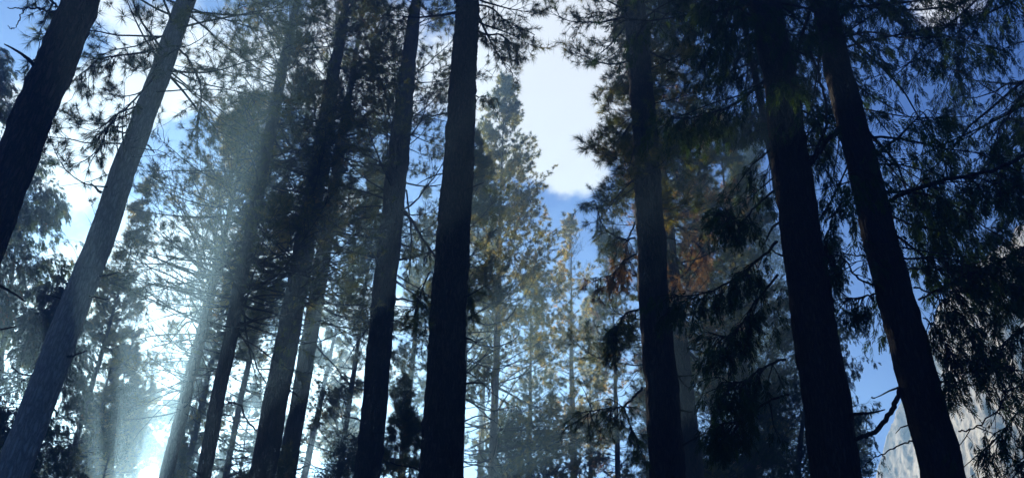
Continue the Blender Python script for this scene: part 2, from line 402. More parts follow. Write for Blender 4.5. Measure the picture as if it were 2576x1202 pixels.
def branch(root, pix, dist, w0, w1, foliage=None, name='branch', seed=5, side=6, sub=0, **kw):
    """a limb followed through picture points; dist = metres at each point (or one value)"""
    rng = np.random.default_rng(seed)
    pix = np.array(pix, float); n = len(pix); dist = np.broadcast_to(dist, n)
    P = np.array([at(x, y, d) for (x, y), d in zip(pix, dist)])
    # smooth (Catmull-Rom)
    Q = []
    Pe = np.concatenate([[2*P[0]-P[1]], P, [2*P[-1]-P[-2]]])
    for i in range(n-1):
        a, b, c, d = Pe[i:i+4]
        for t in np.linspace(0, 1, 6, endpoint=False):
            Q.append(.5*((2*b)+(-a+c)*t+(2*a-5*b+4*c-d)*t*t+(-a+3*b-3*c+d)*t**3))
    Q.append(P[-1]); Q = np.array(Q)+rng.normal(0, .012, (len(Q), 3))
    dep = np.dot(P.mean(0)-CAM, fwd)
    inv = root.matrix_basis.inverted() if root is not None else Matrix()
    ml = np.array(inv)
    def loc(v): v = np.asarray(v); return v@ml[:3, :3].T+ml[:3, 3]
    mb = MB(); rad = np.linspace(w0, w1, len(Q))*dep/FOC/2
    mb.tube(loc(Q), rad, 0, 8)
    pts = []
    fm = MB(); has = False
    if foliage:
        kind = foliage; cnt = kw.get('cnt', 30); tl = kw.get('tl', .6); f0 = kw.get('f0', .3)
        s = rng.uniform(f0, 1, cnt); s[:2] = 1; fi = s*(len(Q)-1); ii = np.minimum(fi.astype(int), len(Q)-2); fr = (fi-ii)[:, None]
        b = Q[ii]*(1-fr)+Q[ii+1]*fr; ld = unit(Q[ii+1]-Q[ii])
        td = unit(ld*.7+runit(rng, cnt)*.8+np.array([0, 0, kw.get('lift', -.5)]))
        T, de = curve_pts(b, td, tl*rng.uniform(.4, 1.2, cnt), 4, rng, (0, 0, kw.get('bend', -.8)), .4)
        for q in range(4): mb.segs(loc(T[:, q]), loc(T[:, q+1]), .012*(1-.15*q), .012*(1-.15*(q+1)), 0, 4)
        k = kw.get('k', 3); f = rng.uniform(.3, 1, (cnt, k)); f[:, 0] = 1
        fi = f*4; ii = np.minimum(fi.astype(int), 3); fr = (fi-ii)[..., None]; ar = np.arange(cnt)[:, None]
        B = (T[ar, ii]*(1-fr)+T[ar, ii+1]*fr).reshape(-1, 3); dd = unit(T[ar, ii+1]-T[ar, ii]).reshape(-1, 3)
        sd2 = unit(dd+runit(rng, len(B))*.7+np.array([0, 0, -.2])); E = B+sd2*rng.uniform(.03, .22, (len(B), 1))
        mb.segs(loc(B), loc(E), .006, .004, 0, 3)
        R3 = ml[:3, :3]
        tt = rng.normal(kw.get('tint', .4), .18, len(E))
        if kind == 'pine': needles(fm, loc(E), sd2@R3.T, kw.get('nn', 30), kw.get('nl', .21), kw.get('nw', .008), rng, 0, tint=tt, drop=.35)
        else: sprays(fm, loc(E), (sd2+np.array([0, 0, -.6]))@R3.T, kw.get('nn', 20), kw.get('nl', .30), kw.get('nw', .018), rng, 0, tint=tt)
        has = True
    o = mb.build(name, ['twig'], root, True)
    if has: fm.build('needle_foliage' if foliage == 'pine' else 'spray_foliage', [kw.get('mat', 'needle' if foliage == 'pine' else 'cedar')], o)
    return o

# ------------------------------------------------------------------ setting: ground, cliff
def ground():
    mb = MB(); rng = np.random.default_rng(2)
    xs = np.linspace(-78, 108, 63); ys = np.linspace(-38, 134, 59)
    X, Y = np.meshgrid(xs, ys); Z = .12*np.sin(X*.21)*np.cos(Y*.17)+rng.normal(0, .03, X.shape); Z -= .15
    n, m_ = X.shape; q = (np.arange(n-1)[:, None]*m_+np.arange(m_-1)[None]).ravel()
    mb.add(np.stack([X, Y, Z], 2).reshape(-1, 3), np.concatenate([np.stack([q, q+1, q+m_+1], 1), np.stack([q, q+m_+1, q+m_], 1)]))
    m, nt = new_mat('forest_floor')
    tc = N(nt, 'ShaderNodeTexCoord'); a = N(nt, 'ShaderNodeTexNoise'); a.inputs['Scale'].default_value = .8; a.inputs['Detail'].default_value = 9
    L(nt, tc.outputs['Object'], a.inputs['Vector'])
    c = ramp(nt, a.outputs['Fac'], [(.3, (.03, .02, .013)), (.5, (.07, .045, .025)), (.7, (.05, .05, .02))])
    b = N(nt, 'ShaderNodeBsdfDiffuse'); L(nt, c, b.inputs[0]); o = N(nt, 'ShaderNodeOutputMaterial'); L(nt, b.outputs[0], o.inputs[0])
    o = mb.build('ground', [m], None, True); o['kind'] = 'structure'; return o
ground()

def cliff():
    rng = np.random.default_rng(8)
    # ridge seen in the picture, and its distance: the face runs away from us on the left, so it looks west
    sil = [(2120, 1420, 128), (2170, 1290, 127), (2200, 1202, 126), (2232, 1090, 124), (2270, 1010, 121), (2300, 905, 118), (2350, 800, 114), (2380, 745, 111), (2420, 690, 107), (2500, 630, 101), (2576, 560, 96), (2760, 470, 88), (2950, 420, 82)]
    top = np.array([at(*s) for s in sil])
    s0 = np.linspace(0, len(sil)-1, 240)
    top = np.stack([np.interp(s0, np.arange(len(sil)), top[:, i]) for i in range(3)], 1)
    nx = unit(np.array([-.95, -.31, 0])); nu, nv = len(s0), 180
    V = np.zeros((nv, nu, 3)); G = {}
    from mathutils import noise as mn
    along = np.cumsum(np.r_[0, np.linalg.norm(np.diff(top[:, :2], axis=0), axis=1)])
    top[:, 2] += np.array([.9*mn.fractal(Vector((a*.25, 3.1, 0)), .7, 2.1, 6) for a in along])
    for j in range(nv):
        t = j/(nv-1)                      # 0 ridge, 1 foot
        h = top[:, 2]*(1-t)
        bulge = np.array([1.2*mn.fractal(Vector((a*.07+z*.03, z*.05, 1.3)), .8, 2.1, 7)-.35*abs(mn.noise(Vector((a*.16+z*.10, z*.035, 7.7))))+.05*mn.fractal(Vector((a*.45, z*.5, 4.)), .6, 2.1, 4) for a, z in zip(along, h)])
        P = top.copy(); P[:, 2] = h-.05*(t == 1)
        P[:, :2] += nx[None, :2]*((top[:, 2]-h)*.22+bulge*min(1, t*8))[:, None]
        V[j] = P
    back = V[0].copy(); back[:, :2] -= nx[None, :2]*9; back[:, 2] += -1.0
    foot = back.copy(); foot[:, 2] = 0
    V = np.concatenate([foot[None], back[None], V], 0)
    n, m_ = V.shape[:2]; q = (np.arange(n-1)[:, None]*m_+np.arange(m_-1)[None]).ravel()
    mb = MB(); mb.add(V.reshape(-1, 3), np.concatenate([np.stack([q, q+m_+1, q+1], 1), np.stack([q, q+m_, q+m_+1], 1)]))
    m, nt = new_mat('granite')
    tc = N(nt, 'ShaderNodeTexCoord'); mp = N(nt, 'ShaderNodeMapping'); mp.inputs['Scale'].default_value = (.8, .8, .8); mp.inputs['Rotation'].default_value = (.5, .2, .3)
    L(nt, tc.outputs['Object'], mp.inputs[0])
    a = N(nt, 'ShaderNodeTexNoise'); a.inputs['Scale'].default_value = 1.0; a.inputs['Detail'].default_value = 9; a.inputs['Roughness'].default_value = .65; L(nt, mp.outputs[0], a.inputs['Vector'])
    c1 = ramp(nt, a.outputs['Fac'], [(.30, (.24, .20, .17)), (.45, (.38, .325, .27)), (.55, (.43, .37, .305)), (.7, (.50, .43, .35))])
    b2 = N(nt, 'ShaderNodeTexNoise'); b2.inputs['Scale'].default_value = 1.1; b2.inputs['Detail'].default_value = 5; L(nt, mp.outputs[0], b2.inputs['Vector'])
    sp = ramp(nt, b2.outputs['Fac'], [(.56, (1, 1, 1)), (.61, (.42, .43, .44))])
    mm = N(nt, 'ShaderNodeMix', data_type='RGBA', blend_type='MULTIPLY'); mm.inputs[0].default_value = 1; L(nt, c1, mm.inputs[6]); L(nt, sp, mm.inputs[7])
    b = N(nt, 'ShaderNodeBsdfDiffuse'); L(nt, mm.outputs[2], b.inputs[0])
    bp = N(nt, 'ShaderNodeBump'); vo = N(nt, 'ShaderNodeTexVoronoi', feature='DISTANCE_TO_EDGE'); vo.inputs['Scale'].default_value = .9; vo.inputs['Randomness'].default_value = 1
    wm = N(nt, 'ShaderNodeVectorMath', operation='ADD'); L(nt, mp.outputs[0], wm.inputs[0]); L(nt, a.outputs['Color'], wm.inputs[1]); L(nt, wm.outputs[0], vo.inputs['Vector'])
    bp.inputs['Strength'].default_value = .7; bp.inputs['Distance'].default_value = .07; L(nt, mth(nt, 'ADD', a.outputs['Fac'], mth(nt, 'MULTIPLY', mth(nt, 'MULTIPLY', vo.outputs['Distance'], 5.0, True), .6)), bp.inputs['Height']); L(nt, bp.outputs[0], b.inputs['Normal'])
    o = N(nt, 'ShaderNodeOutputMaterial'); L(nt, b.outputs[0], o.inputs[0])
    o = mb.build('cliff', [m], None, True); o['kind'] = 'structure'; return o
cliff()

# ------------------------------------------------------------------ near trunks
G_NEAR = 'tall conifers standing close by'
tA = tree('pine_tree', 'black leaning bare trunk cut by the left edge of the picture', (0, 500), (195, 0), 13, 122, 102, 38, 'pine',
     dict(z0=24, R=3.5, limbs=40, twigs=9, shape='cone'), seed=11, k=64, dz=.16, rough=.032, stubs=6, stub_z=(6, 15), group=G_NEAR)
branch(tA, [(150, 35), (125, 28), (95, 22), (62, 20), (40, 22), (18, 18)], 13.2, 7, 2)
branch(tA, [(62, 22), (52, 40), (44, 66), (28, 72), (20, 66)], 13.1, 3.5, 1.5)
branch(tA, [(175, 45), (140, 10), (100, -20)], 13.4, 7, 3, 'pine', seed=31, cnt=16, tl=.5, nn=34)
branch(tA, [(120, 260), (100, 235), (85, 205), (100, 100)], 14.6, 4, 2, 'pine', seed=32, cnt=9, tl=.25, f0=.4, nn=34)

tB = tree('pine_tree', 'greyish leaning trunk with curling tufted twigs high up, second from the left', (44, 1150), (459, 0), 18, 97, 50, 36, 'pine',
     dict(z0=12.8, R=4.6, limbs=58, twigs=10, tufts=3, nn=34, nl=.22, nw=.009, asc=(-22, 30), bare=.12, rb=.045, shape='open', gap=.3), 'haze_lit_bark', seed=12, k=48, dz=.2, stubs=7, stub_z=(7, 14), rough=.015, group=G_NEAR)
branch(tB, [(372, 365), (384, 378), (391, 387)], 17.6, 5, 2, name='dead_branch')
branch(tB, [(318, 316), (305, 319), (292, 320)], 17.6, 5, 3, name='dead_branch')
branch(tB, [(400, 180), (340, 250), (290, 295), (245, 380)], [18, 17.2, 16.8, 16.6], 6, 2, 'pine', seed=33, cnt=34, tl=.7, nn=36, f0=.35)
branch(tB, [(375, 130), (310, 140), (250, 150), (200, 190)], [18, 17.4, 17, 16.8], 6, 2, 'pine', seed=34, cnt=26, tl=.7, nn=36, f0=.3)
branch(tB, [(440, 110), (480, 160), (505, 230), (495, 330)], [18, 17.4, 17, 16.8], 6, 2, 'pine', seed=35, cnt=22, tl=.7, nn=36, f0=.2)

tH = tree('pine_tree', 'dark straight trunk left of the thick black one in the middle', (916, 1195), (1040, 0), 27, 66, 46, 40, 'pine',
     dict(z0=17, R=4.4, limbs=80, twigs=11, tufts=3, nn=26, nl=.20, nw=.011, asc=(-18, 30)), seed=13, k=44, dz=.2, rough=.03, stubs=9, stub_z=(8, 19), group=G_NEAR)
branch(tH, [(1010, 528), (1036, 555), (1062, 598), (1092, 640)], [26.8, 26, 25.4, 25], 9, 4, 'pine', seed=41, cnt=26, tl=1.0, nn=30, f0=.25)
branch(tH, [(1022, 480), (1032, 560), (1034, 620), (1030, 690)], [26.8, 26, 25.6, 25.4], 5, 2, 'pine', seed=42, cnt=12, tl=.8, f0=.5)
branch(tH, [(992, 753), (1012, 752), (1040, 758), (1065, 770), (1085, 776)], [26.8, 26.4, 26, 25.6, 25.5], 6, 3, 'pine', seed=43, cnt=14, tl=.8, f0=.5)
branch(tH, [(940, 1088), (965, 1087), (984, 1086)], 26.5, 6, 3, name='dead_branch')

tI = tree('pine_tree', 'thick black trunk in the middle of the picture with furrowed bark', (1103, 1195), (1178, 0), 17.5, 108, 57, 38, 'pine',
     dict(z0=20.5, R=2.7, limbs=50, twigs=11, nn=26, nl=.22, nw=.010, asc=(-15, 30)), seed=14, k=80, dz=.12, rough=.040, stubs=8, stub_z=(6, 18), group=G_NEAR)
branch(tI, [(1172, 60), (1215, 85), (1262, 90), (1302, 130)], [17.6, 17.2, 17, 16.8], 7, 3, 'pine', seed=44, cnt=30, tl=.6, nn=38, f0=.2)
branch(tI, [(1185, 10), (1235, 20), (1275, 55), (1345, 88)], [17.6, 17.2, 17, 16.8], 6, 2, 'pine', seed=45, cnt=26, tl=.45, nn=38, f0=.2)
branch(tI, [(1180, 230), (1205, 245), (1225, 240)], [17.6, 17.3, 17], 4, 2, 'pine', seed=46, cnt=8, tl=.5, nn=34)
branch(tI, [(1085, 680), (1060, 730), (1048, 770)], [17.6, 17.3, 17], 4, 2, 'pine', seed=47, cnt=16, tl=.5, nn=36)
branch(tI, [(1150, 690), (1175, 720), (1185, 760)], [17.6, 17.8, 18], 4, 2, 'pine', seed=48, cnt=16, tl=.5, nn=36)
branch(tI, [(1070, 850), (1066, 838), (1070, 825)], [17.4, 17.2, 17], 3, 2, 'pine', seed=49, cnt=3, tl=.2, nn=36)

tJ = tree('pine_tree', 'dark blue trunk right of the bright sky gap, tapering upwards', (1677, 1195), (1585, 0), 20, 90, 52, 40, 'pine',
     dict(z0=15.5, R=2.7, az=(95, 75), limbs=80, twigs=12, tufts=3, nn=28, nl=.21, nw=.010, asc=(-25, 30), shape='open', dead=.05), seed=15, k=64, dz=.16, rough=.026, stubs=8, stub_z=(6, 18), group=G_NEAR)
branch(tJ, [(1616, 975), (1590, 1003), (1568, 1022), (1535, 1026), (1500, 1030), (1478, 1040)], [19.6, 19.2, 18.9, 18.8, 18.7, 18.7], 6, 2.5, 'pine', seed=51, cnt=30, tl=.75, nn=34, f0=.35)
branch(tJ, [(1568, 1022), (1585, 1070), (1605, 1120)], [19.0, 18.8, 18.7], 4, 2, 'pine', seed=52, cnt=14, tl=.5, nn=34, f0=.3)
branch(tJ, [(1600, 640), (1572, 655), (1540, 690), (1500, 700)], [19.8, 19.6, 19.3, 19.2], 6, 2, 'pine', seed=53, cnt=28, tl=.6, nn=34, f0=.3, mat='needle_dead')
branch(tJ, [(1598, 600), (1560, 600), (1520, 570), (1495, 505)], [19.8, 19.6, 19.6, 19.6], 6, 2, 'pine', seed=54, cnt=30, tl=.6, nn=34, f0=.1)
branch(tJ, [(1604, 780), (1575, 790), (1550, 830), (1535, 870)], [19.8, 19.5, 19.2, 19.2], 7, 3, 'pine', seed=55, cnt=46, tl=.6, nn=34, f0=.1, k=4)
branch(tJ, [(1598, 560), (1580, 600), (1570, 650), (1565, 700)], [20.4, 20.8, 21, 21], 5, 2, 'pine', seed=56, cnt=44, tl=.7, nn=30, f0=.2, mat='needle_dead')

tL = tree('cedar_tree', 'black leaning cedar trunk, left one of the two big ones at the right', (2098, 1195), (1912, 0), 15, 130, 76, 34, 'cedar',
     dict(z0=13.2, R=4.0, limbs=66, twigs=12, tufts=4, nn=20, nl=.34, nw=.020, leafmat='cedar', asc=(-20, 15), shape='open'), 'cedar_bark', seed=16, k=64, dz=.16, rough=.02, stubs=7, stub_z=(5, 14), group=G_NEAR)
branch(tL, [(1955, 610), (1900, 660), (1850, 700), (1780, 735), (1695, 745)], [15, 14.9, 14.9, 14.8, 14.8], 8, 3, 'cedar', seed=61, cnt=60, tl=.5, f0=.1, k=4)
branch(tL, [(1958, 690), (1900, 760), (1855, 830), (1800, 850)], [15, 15.2, 15.3, 15.5], 7, 3, 'cedar', seed=62, cnt=50, tl=.6, f0=.15, k=4)
branch(tL, [(1975, 900), (1910, 930), (1870, 960), (1830, 960)], [15, 14.8, 14.6, 14.6], 7, 3, 'cedar', seed=63, cnt=40, tl=.55, f0=.15, k=4)
branch(tL, [(1985, 990), (1930, 1010), (1860, 1060), (1790, 1065)], [15, 15.2, 15.3, 15.3], 6, 3, 'cedar', seed=64, cnt=40, tl=.5, f0=.3, k=4)
branch(tL, [(1930, 200), (1850, 260), (1770, 290), (1690, 300)], [15, 14.6, 14.3, 14.2], 8, 3, 'cedar', seed=65, cnt=55, tl=.6, f0=.15, k=4)
branch(tL, [(1945, 480), (1900, 520), (1860, 560), (1830, 545)], [15, 14.8, 14.5, 14.4], 6, 2, 'cedar', seed=66, cnt=26, tl=.4, f0=.3, k=4)
branch(tL, [(2040, 130), (2068, 220), (2080, 300), (2058, 370), (2030, 410), (2022, 440)], [14.2, 14.2, 14.2, 14.5, 14.8, 15], 6, 8, 'cedar', seed=67, cnt=10, tl=.4, f0=0)

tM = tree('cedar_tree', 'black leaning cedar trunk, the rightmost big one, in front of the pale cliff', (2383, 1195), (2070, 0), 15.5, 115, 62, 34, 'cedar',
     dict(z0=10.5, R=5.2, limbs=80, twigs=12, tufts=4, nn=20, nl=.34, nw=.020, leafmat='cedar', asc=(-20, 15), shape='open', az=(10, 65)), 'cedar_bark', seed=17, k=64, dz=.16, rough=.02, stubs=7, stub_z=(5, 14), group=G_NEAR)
branch(tM, [(2272, 955), (2262, 990), (2243, 1030), (2212, 1075), (2180, 1095), (2150, 1102)], [15.5, 15.3, 15.1, 15, 14.9, 14.8], 14, 11, seed=71)
branch(tM, [(2320, 1104), (2290, 1110), (2240, 1130), (2195, 1155), (2165, 1180)], [15.5, 15.3, 15.1, 15, 15], 5, 2, seed=72)
branch(tM, [(2110, 325), (2080, 355), (2052, 395), (2030, 425), (2015, 450)], [15.6, 15.2, 15, 14.9, 14.9], 15, 9, seed=73)
branch(tM, [(2215, 722), (2160, 700), (2120, 650), (2078, 642)], [15.4, 15.2, 15, 14.8], 6, 3, 'cedar', seed=74, cnt=14, tl=.5, f0=.3)
branch(tM, [(2205, 645), (2150, 642), (2095, 632)], [15.4, 15.2, 15], 5, 2, seed=75, name='dead_branch')
branch(tM, [(2225, 735), (2180, 745), (2130, 750)], [15.4, 15.2, 15], 7, 3, 'cedar', seed=76, cnt=26, tl=.45, f0=.3)
branch(tM, [(2160, 470), (2110, 520), (2080, 590), (2072, 650)], [15.4, 15.2, 15.1, 15], 5, 2, 'cedar', seed=77, cnt=30, tl=.5, f0=.15)
branch(tM, [(2238, 505), (2300, 478), (2370, 455), (2440, 442), (2520, 420), (2600, 380)], [15.4, 15.1, 14.8, 14.5, 14.3, 14.2], 11, 9, 'cedar', seed=78, cnt=30, tl=.8, f0=.1)
branch(tM, [(2270, 650), (2350, 648), (2420, 655)], [15.4, 15.1, 14.9], 6, 3, 'cedar', seed=79, cnt=24, tl=.6, f0=.2)
branch(tM, [(2280, 680), (2360, 672), (2450, 670)], [15.6, 15.8, 16], 5, 2, 'cedar', seed=80, cnt=24, tl=.6, f0=.2)
branch(tM, [(2310, 752), (2370, 725), (2440, 690), (2530, 650), (2600, 600)], [15.5, 15.2, 15, 14.8, 14.6], 6, 5, 'cedar', seed=81, cnt=60, tl=.7, f0=.15, k=4)
branch(tM, [(2410, 1085), (2450, 1075), (2510, 1030), (2540, 970), (2545, 925)], [15.2, 15, 14.9, 14.8, 14.8], 4, 3, 'cedar', seed=82, cnt=26, tl=.6, f0=.2)

branch(tM, [(2325, 800), (2360, 830), (2385, 880), (2392, 940)], [15.4, 15.2, 15, 15], 4, 2, 'cedar', seed=83, cnt=34, tl=.6, f0=.1, k=4)
branch(tM, [(2300, 720), (2365, 750), (2425, 800), (2470, 870)], [15.4, 15.2, 15, 15], 5, 2, 'cedar', seed=84, cnt=40, tl=.6, f0=.2, k=4)
# ------------------------------------------------------------------ the forest behind
def tip_h(x, y, d): return float(at(x, y, d)[2])
G_MID = 'conifers further back in the smoky forest'
def mid(label, lo, hi, dist, w, tip, kind, R, z0, seed, bark='pine_bark', name='pine_tree', cr=None, whi=None, stubs=0, stub_z=(6, 16), group=G_MID):
    H = tip if tip > 0 else tip_h(hi[0], -tip, dist)
    c = dict(z0=z0, R=R); c.update(cr or {})
    rngf = np.random.default_rng(seed)
    return tree(name, label, lo, hi, dist, w, whi or w*.72, H, kind, c, bark, group, seed, 16, .6, 'tree', .02, stubs, stub_z)
PINE = dict(limbs=85, twigs=11, tufts=3, nn=20, nl=.21, nw=.013, clump=.2)
def P_(**k): d = dict(PINE); d.update(k); return d
# --- left and centre-left
tC = mid('pale sunlit slim trunk low at the left rising into the golden-green pine crown', (417, 1195), (600, 440), 31, 38, 27.5, 'pine', 4.3, 13, 101, 'haze_lit_bark',
    cr=P_(limbs=120, twigs=13, tufts=3, nn=18, nl=.20, shape='open', asc=(-15, 50), leafmat='needle_sunlit', bare=.45, gap=.25, tintm=.5), whi=20)
mid('thin bluish trunk between the pale sunlit trunk and the first dark one', (462, 1195), (580, 700), 52, 17, 36, 'pine', 3.0, 17, 102, cr=P_(limbs=70, shape='open', gap=.2), whi=13)
tE = mid('dark slim trunk with short dead stubs, left of the broad blue pair', (520, 1195), (720, 150), 27, 40, 40, 'pine', 5.0, 14.5, 103, cr=P_(limbs=115, twigs=12, asc=(-22, 30), clump=.3), stubs=16, stub_z=(7, 15), whi=34)
branch(tE, [(676, 525), (720, 548), (755, 557), (790, 560), (800, 620)], 26.6, 6, 3, 'pine', seed=91, cnt=14, tl=.9, f0=.4)
branch(tE, [(574, 1012), (605, 1018), (618, 1050), (648, 1085)], 26.6, 6, 4)
tF = mid('broad blue-grey trunk in shafts of light, front one of the pair', (658, 1170), (812, 300), 29, 68, 40, 'pine', 5.4, 17, 104, cr=P_(limbs=125, twigs=13, clump=.3, nn=24, asc=(-22, 30)), stubs=8, stub_z=(7, 15), whi=46)
branch(tF, [(775, 560), (768, 620), (790, 680), (800, 740)], 28.6, 6, 3, 'pine', seed=92, cnt=44, tl=1.0, f0=.1, nn=30)
tG = mid('blue-grey trunk just behind the broad one, partly hidden by it', (727, 1170), (850, 420), 35, 48, 42, 'pine', 4.8, 18, 105, cr=P_(limbs=110, twigs=13, clump=.3, nn=24, asc=(-20, 30)), stubs=10, stub_z=(8, 18), whi=34)
mid('tall slim pine with a sparse tufted top, behind the greyish leaning trunk', (180, 1150), (395, 400), 42, 17, -425, 'pine', 2.7, 6, 106, cr=P_(limbs=100, twigs=11, nl=.22, gap=.45, bare=.1, shape='cone', leafmat='needle_sunlit', tintm=.3), whi=4)
mid('dense pine crown filling the gap behind the dark stubbed trunk', (575, 1170), (700, 560), 46, 16, 44, 'pine', 3.6, 13, 107, cr=P_(limbs=120, clump=.3, twigs=12, nn=18))
mid('small pale sunlit trunk low between the broad pair and the dark straight trunk', (778, 1120), (850, 800), 60, 17, 40, 'pine', 3.4, 16, 108, 'haze_lit_bark', cr=P_(limbs=110, nn=18, clump=.3))
mid('hazy pine crown in the shafts of light left of the dark straight trunk', (850, 1190), (935, 600), 41, 14, 33, 'pine', 3.3, 5, 109, cr=P_(limbs=130, clump=.3, twigs=12, nn=20))
mid('hazy pine between the dark straight trunk and the thick black one', (1010, 1190), (1080, 400), 47, 16, -470, 'pine', 3.6, 5, 110, cr=P_(limbs=100, clump=.3, twigs=12, nn=20, shape='cone'))
# --- far left
mid('dense leafy conifer at the left edge, dark green with ragged edge', (-30, 1190), (80, 300), 38, 18, -250, 'cedar', 3.1, 3, 111, cr=dict(limbs=230, twigs=12, tufts=4, nn=13, nl=.34, nw=.04, rb=.035, leafmat='leaf', shape='column', asc=(-5, 40), gap=.15), name='fir_tree', whi=8)
mid('narrow dark conifer top at the upper left corner with rusty edge', (-80, 500), (-14, 60), 30, 14, -40, 'cedar', 2.0, 10, 112, cr=dict(limbs=150, twigs=10, tufts=4, nn=12, nl=.30, nw=.035, rb=.03, gap=.3, leafmat='leaf', shape='column', asc=(-5, 40), tintm=.6), name='fir_tree', whi=10)
mid('low dense conifer at the foot of the left edge', (60, 1195), (110, 900), 34, 12, -640, 'cedar', 2.7, 2, 113, cr=dict(limbs=160, twigs=11, tufts=4, nn=12, nl=.32, nw=.04, rb=.03, gap=.35, leafmat='leaf', shape='column', asc=(-5, 40)), name='fir_tree', whi=6)
mid('young pointed fir left of the bright sunbeam at the bottom left', (262, 1195), (320, 960), 39, 9, -960, 'leafy', 1.0, 2, 114, cr=dict(limbs=90, twigs=9, tufts=3, nn=10, nl=.12, nw=.04, leafmat='leaf', shape='cone'), name='fir_tree', whi=3)
mid('slender leafy pine in the bright gap between the leaning trunk and the sunbeam', (225, 1195), (305, 800), 50, 10, -700, 'pine', 2.0, 4, 115, cr=P_(limbs=100, gap=.3, leafmat='needle_sunlit'), whi=4)
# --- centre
mid('pale hazy pine low in the bright gap left of the bright sunbeam', (262, 1195), (345, 800), 60, 9, -760, 'pine', 2.8, 16.5, 116, cr=P_(limbs=110, leafmat='needle_sunlit'), whi=4)
mid('pale distant pine behind the bright sunbeam, left one of two', (308, 1195), (370, 950), 66, 9, -880, 'pine', 2.6, 19.5, 117, cr=P_(limbs=90, leafmat='needle_sunlit'), whi=4)
mid('pale distant pine behind the bright sunbeam, right one of two', (436, 1195), (480, 1000), 70, 9, -800, 'pine', 2.8, 21, 118, cr=P_(limbs=90), whi=4)
mid('distant pine low between the stubbed trunk and the broad blue pair', (605, 1195), (640, 950), 70, 9, -900, 'pine', 2.8, 20, 119, cr=P_(limbs=90), whi=4)
mid('distant pine low between the broad blue pair and the dark straight trunk', (850, 1195), (868, 950), 68, 9, -850, 'pine', 3.0, 19, 127, cr=P_(limbs=90, leafmat='needle_sunlit'), whi=4)
tR = mid('tall pine with tufted pointed top rising into the bright sky gap', (1239, 1150), (1268, 250), 45, 21, -190, 'pine', 7.2, 12, 120, 'haze_lit_bark', cr=P_(limbs=170, twigs=13, nn=22, shape='cone', asc=(-32, 55), bare=.10, clump=.0, nl=.22, leafmat='needle_sunlit', tintm=.25), whi=5)
tS = mid('pale trunk close behind the right side of the thick black trunk', (1160, 1050), (1180, 601), 33, 25, -330, 'pine', 2.6, 16, 121, 'haze_lit_bark', cr=P_(limbs=80), whi=19)
for q, pp in enumerate([[(1174, 800), (1230, 816), (1285, 795), (1303, 750)], [(1172, 858), (1240, 872), (1296, 852), (1312, 818)], [(1170, 905), (1250, 927), (1312, 902)],
                        [(1168, 928), (1210, 960), (1262, 1006), (1300, 1022)], [(1166, 1000), (1230, 1032), (1300, 1020)], [(1176, 735), (1215, 760), (1262, 762), (1300, 722)], [(1165, 1060), (1215, 1045), (1262, 1072)]]):
    branch(tS, pp, 32.5, 4.2, 1.4, name='dead_branch', seed=150+q)
tP = mid('slim sunlit pine with open golden crown in the centre of the gap', (1447, 1176), (1437, 600), 55, 18, -545, 'pine', 6.4, 7, 122, 'haze_lit_bark', cr=P_(limbs=115, twigs=11, nn=18, leafmat='needle_sunlit', gap=.2, asc=(-10, 60), tintm=.55, nl=.22), whi=4)
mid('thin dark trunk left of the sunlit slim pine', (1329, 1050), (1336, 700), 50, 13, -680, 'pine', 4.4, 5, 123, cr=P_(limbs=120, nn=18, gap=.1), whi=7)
mid('pale trunk low behind the thick black trunk, left of the tufted pine', (1214, 1100), (1222, 800), 62, 14, -500, 'pine', 3.6, 10, 124, 'haze_lit_bark', cr=P_(limbs=80), whi=8)
mid('thin bluish trunk just right of the sunlit slim pine', (1493, 1150), (1486, 800), 64, 10, -700, 'pine', 4.2, 8, 125, cr=P_(limbs=100, nn=16, leafmat='needle_sunlit', gap=.15, dead=.12), whi=5)
mid('hazy trunk between the sunlit slim pine and the dark blue trunk', (1559, 1150), (1545, 800), 50, 13, -520, 'pine', 4.6, 6, 126, cr=P_(limbs=120, nn=18, dead=.12, tintm=.5), whi=8)
# --- right
tK = mid('brownish trunk right behind the dark blue one, with rusty dead needles', (1750, 1195), (1646, 250), 31, 50, 42, 'pine', 3.7, 16, 130, cr=P_(limbs=150, twigs=13, nn=20, dead=.22, asc=(-25, 30)), whi=30)
branch(tK, [(1700, 560), (1740, 600), (1770, 640), (1740, 700)], 30.5, 6, 3, 'pine', seed=93, cnt=64, k=4, tl=1.1, f0=.2, mat='needle_dead')
branch(tK, [(1690, 420), (1715, 470), (1725, 520)], 30.4, 5, 3, 'pine', seed=94, cnt=30, tl=.8, f0=.3, mat='needle_dead')
mid('hazy trunk low at the right between the brownish and the black cedar trunk', (1878, 1150), (1846, 776), 38, 29, 34, 'pine', 5.4, 9, 131, cr=P_(limbs=150, twigs=13, nn=20), whi=19)
mid('dense blue-green fir with pointed outline behind the left black cedar trunk', (1905, 1190), (1885, 500), 52, 14, -330, 'leafy', 6.2, 4, 132, cr=dict(limbs=170, twigs=13, tufts=3, nn=10, nl=.2, nw=.05, leafmat='leaf', shape='cone', asc=(-10, 40)), name='fir_tree', whi=5)
mid('dense pine filling the space right of the dark blue trunk', (1800, 1190), (1760, 500), 46, 16, -240, 'pine', 5.4, 6, 133, cr=P_(limbs=150, twigs=13, nn=20, dead=.05), whi=9)
mid('blue fir between the two black cedar trunks with layered boughs', (2010, 1195), (2080, 640), 34, 14, -540, 'cedar', 4.6, 3, 134, cr=dict(limbs=190, twigs=11, tufts=3, nn=12, nl=.26, nw=.035, leafmat='cedar', shape='cone', asc=(-15, 35), rb=.035), name='fir_tree', whi=5)
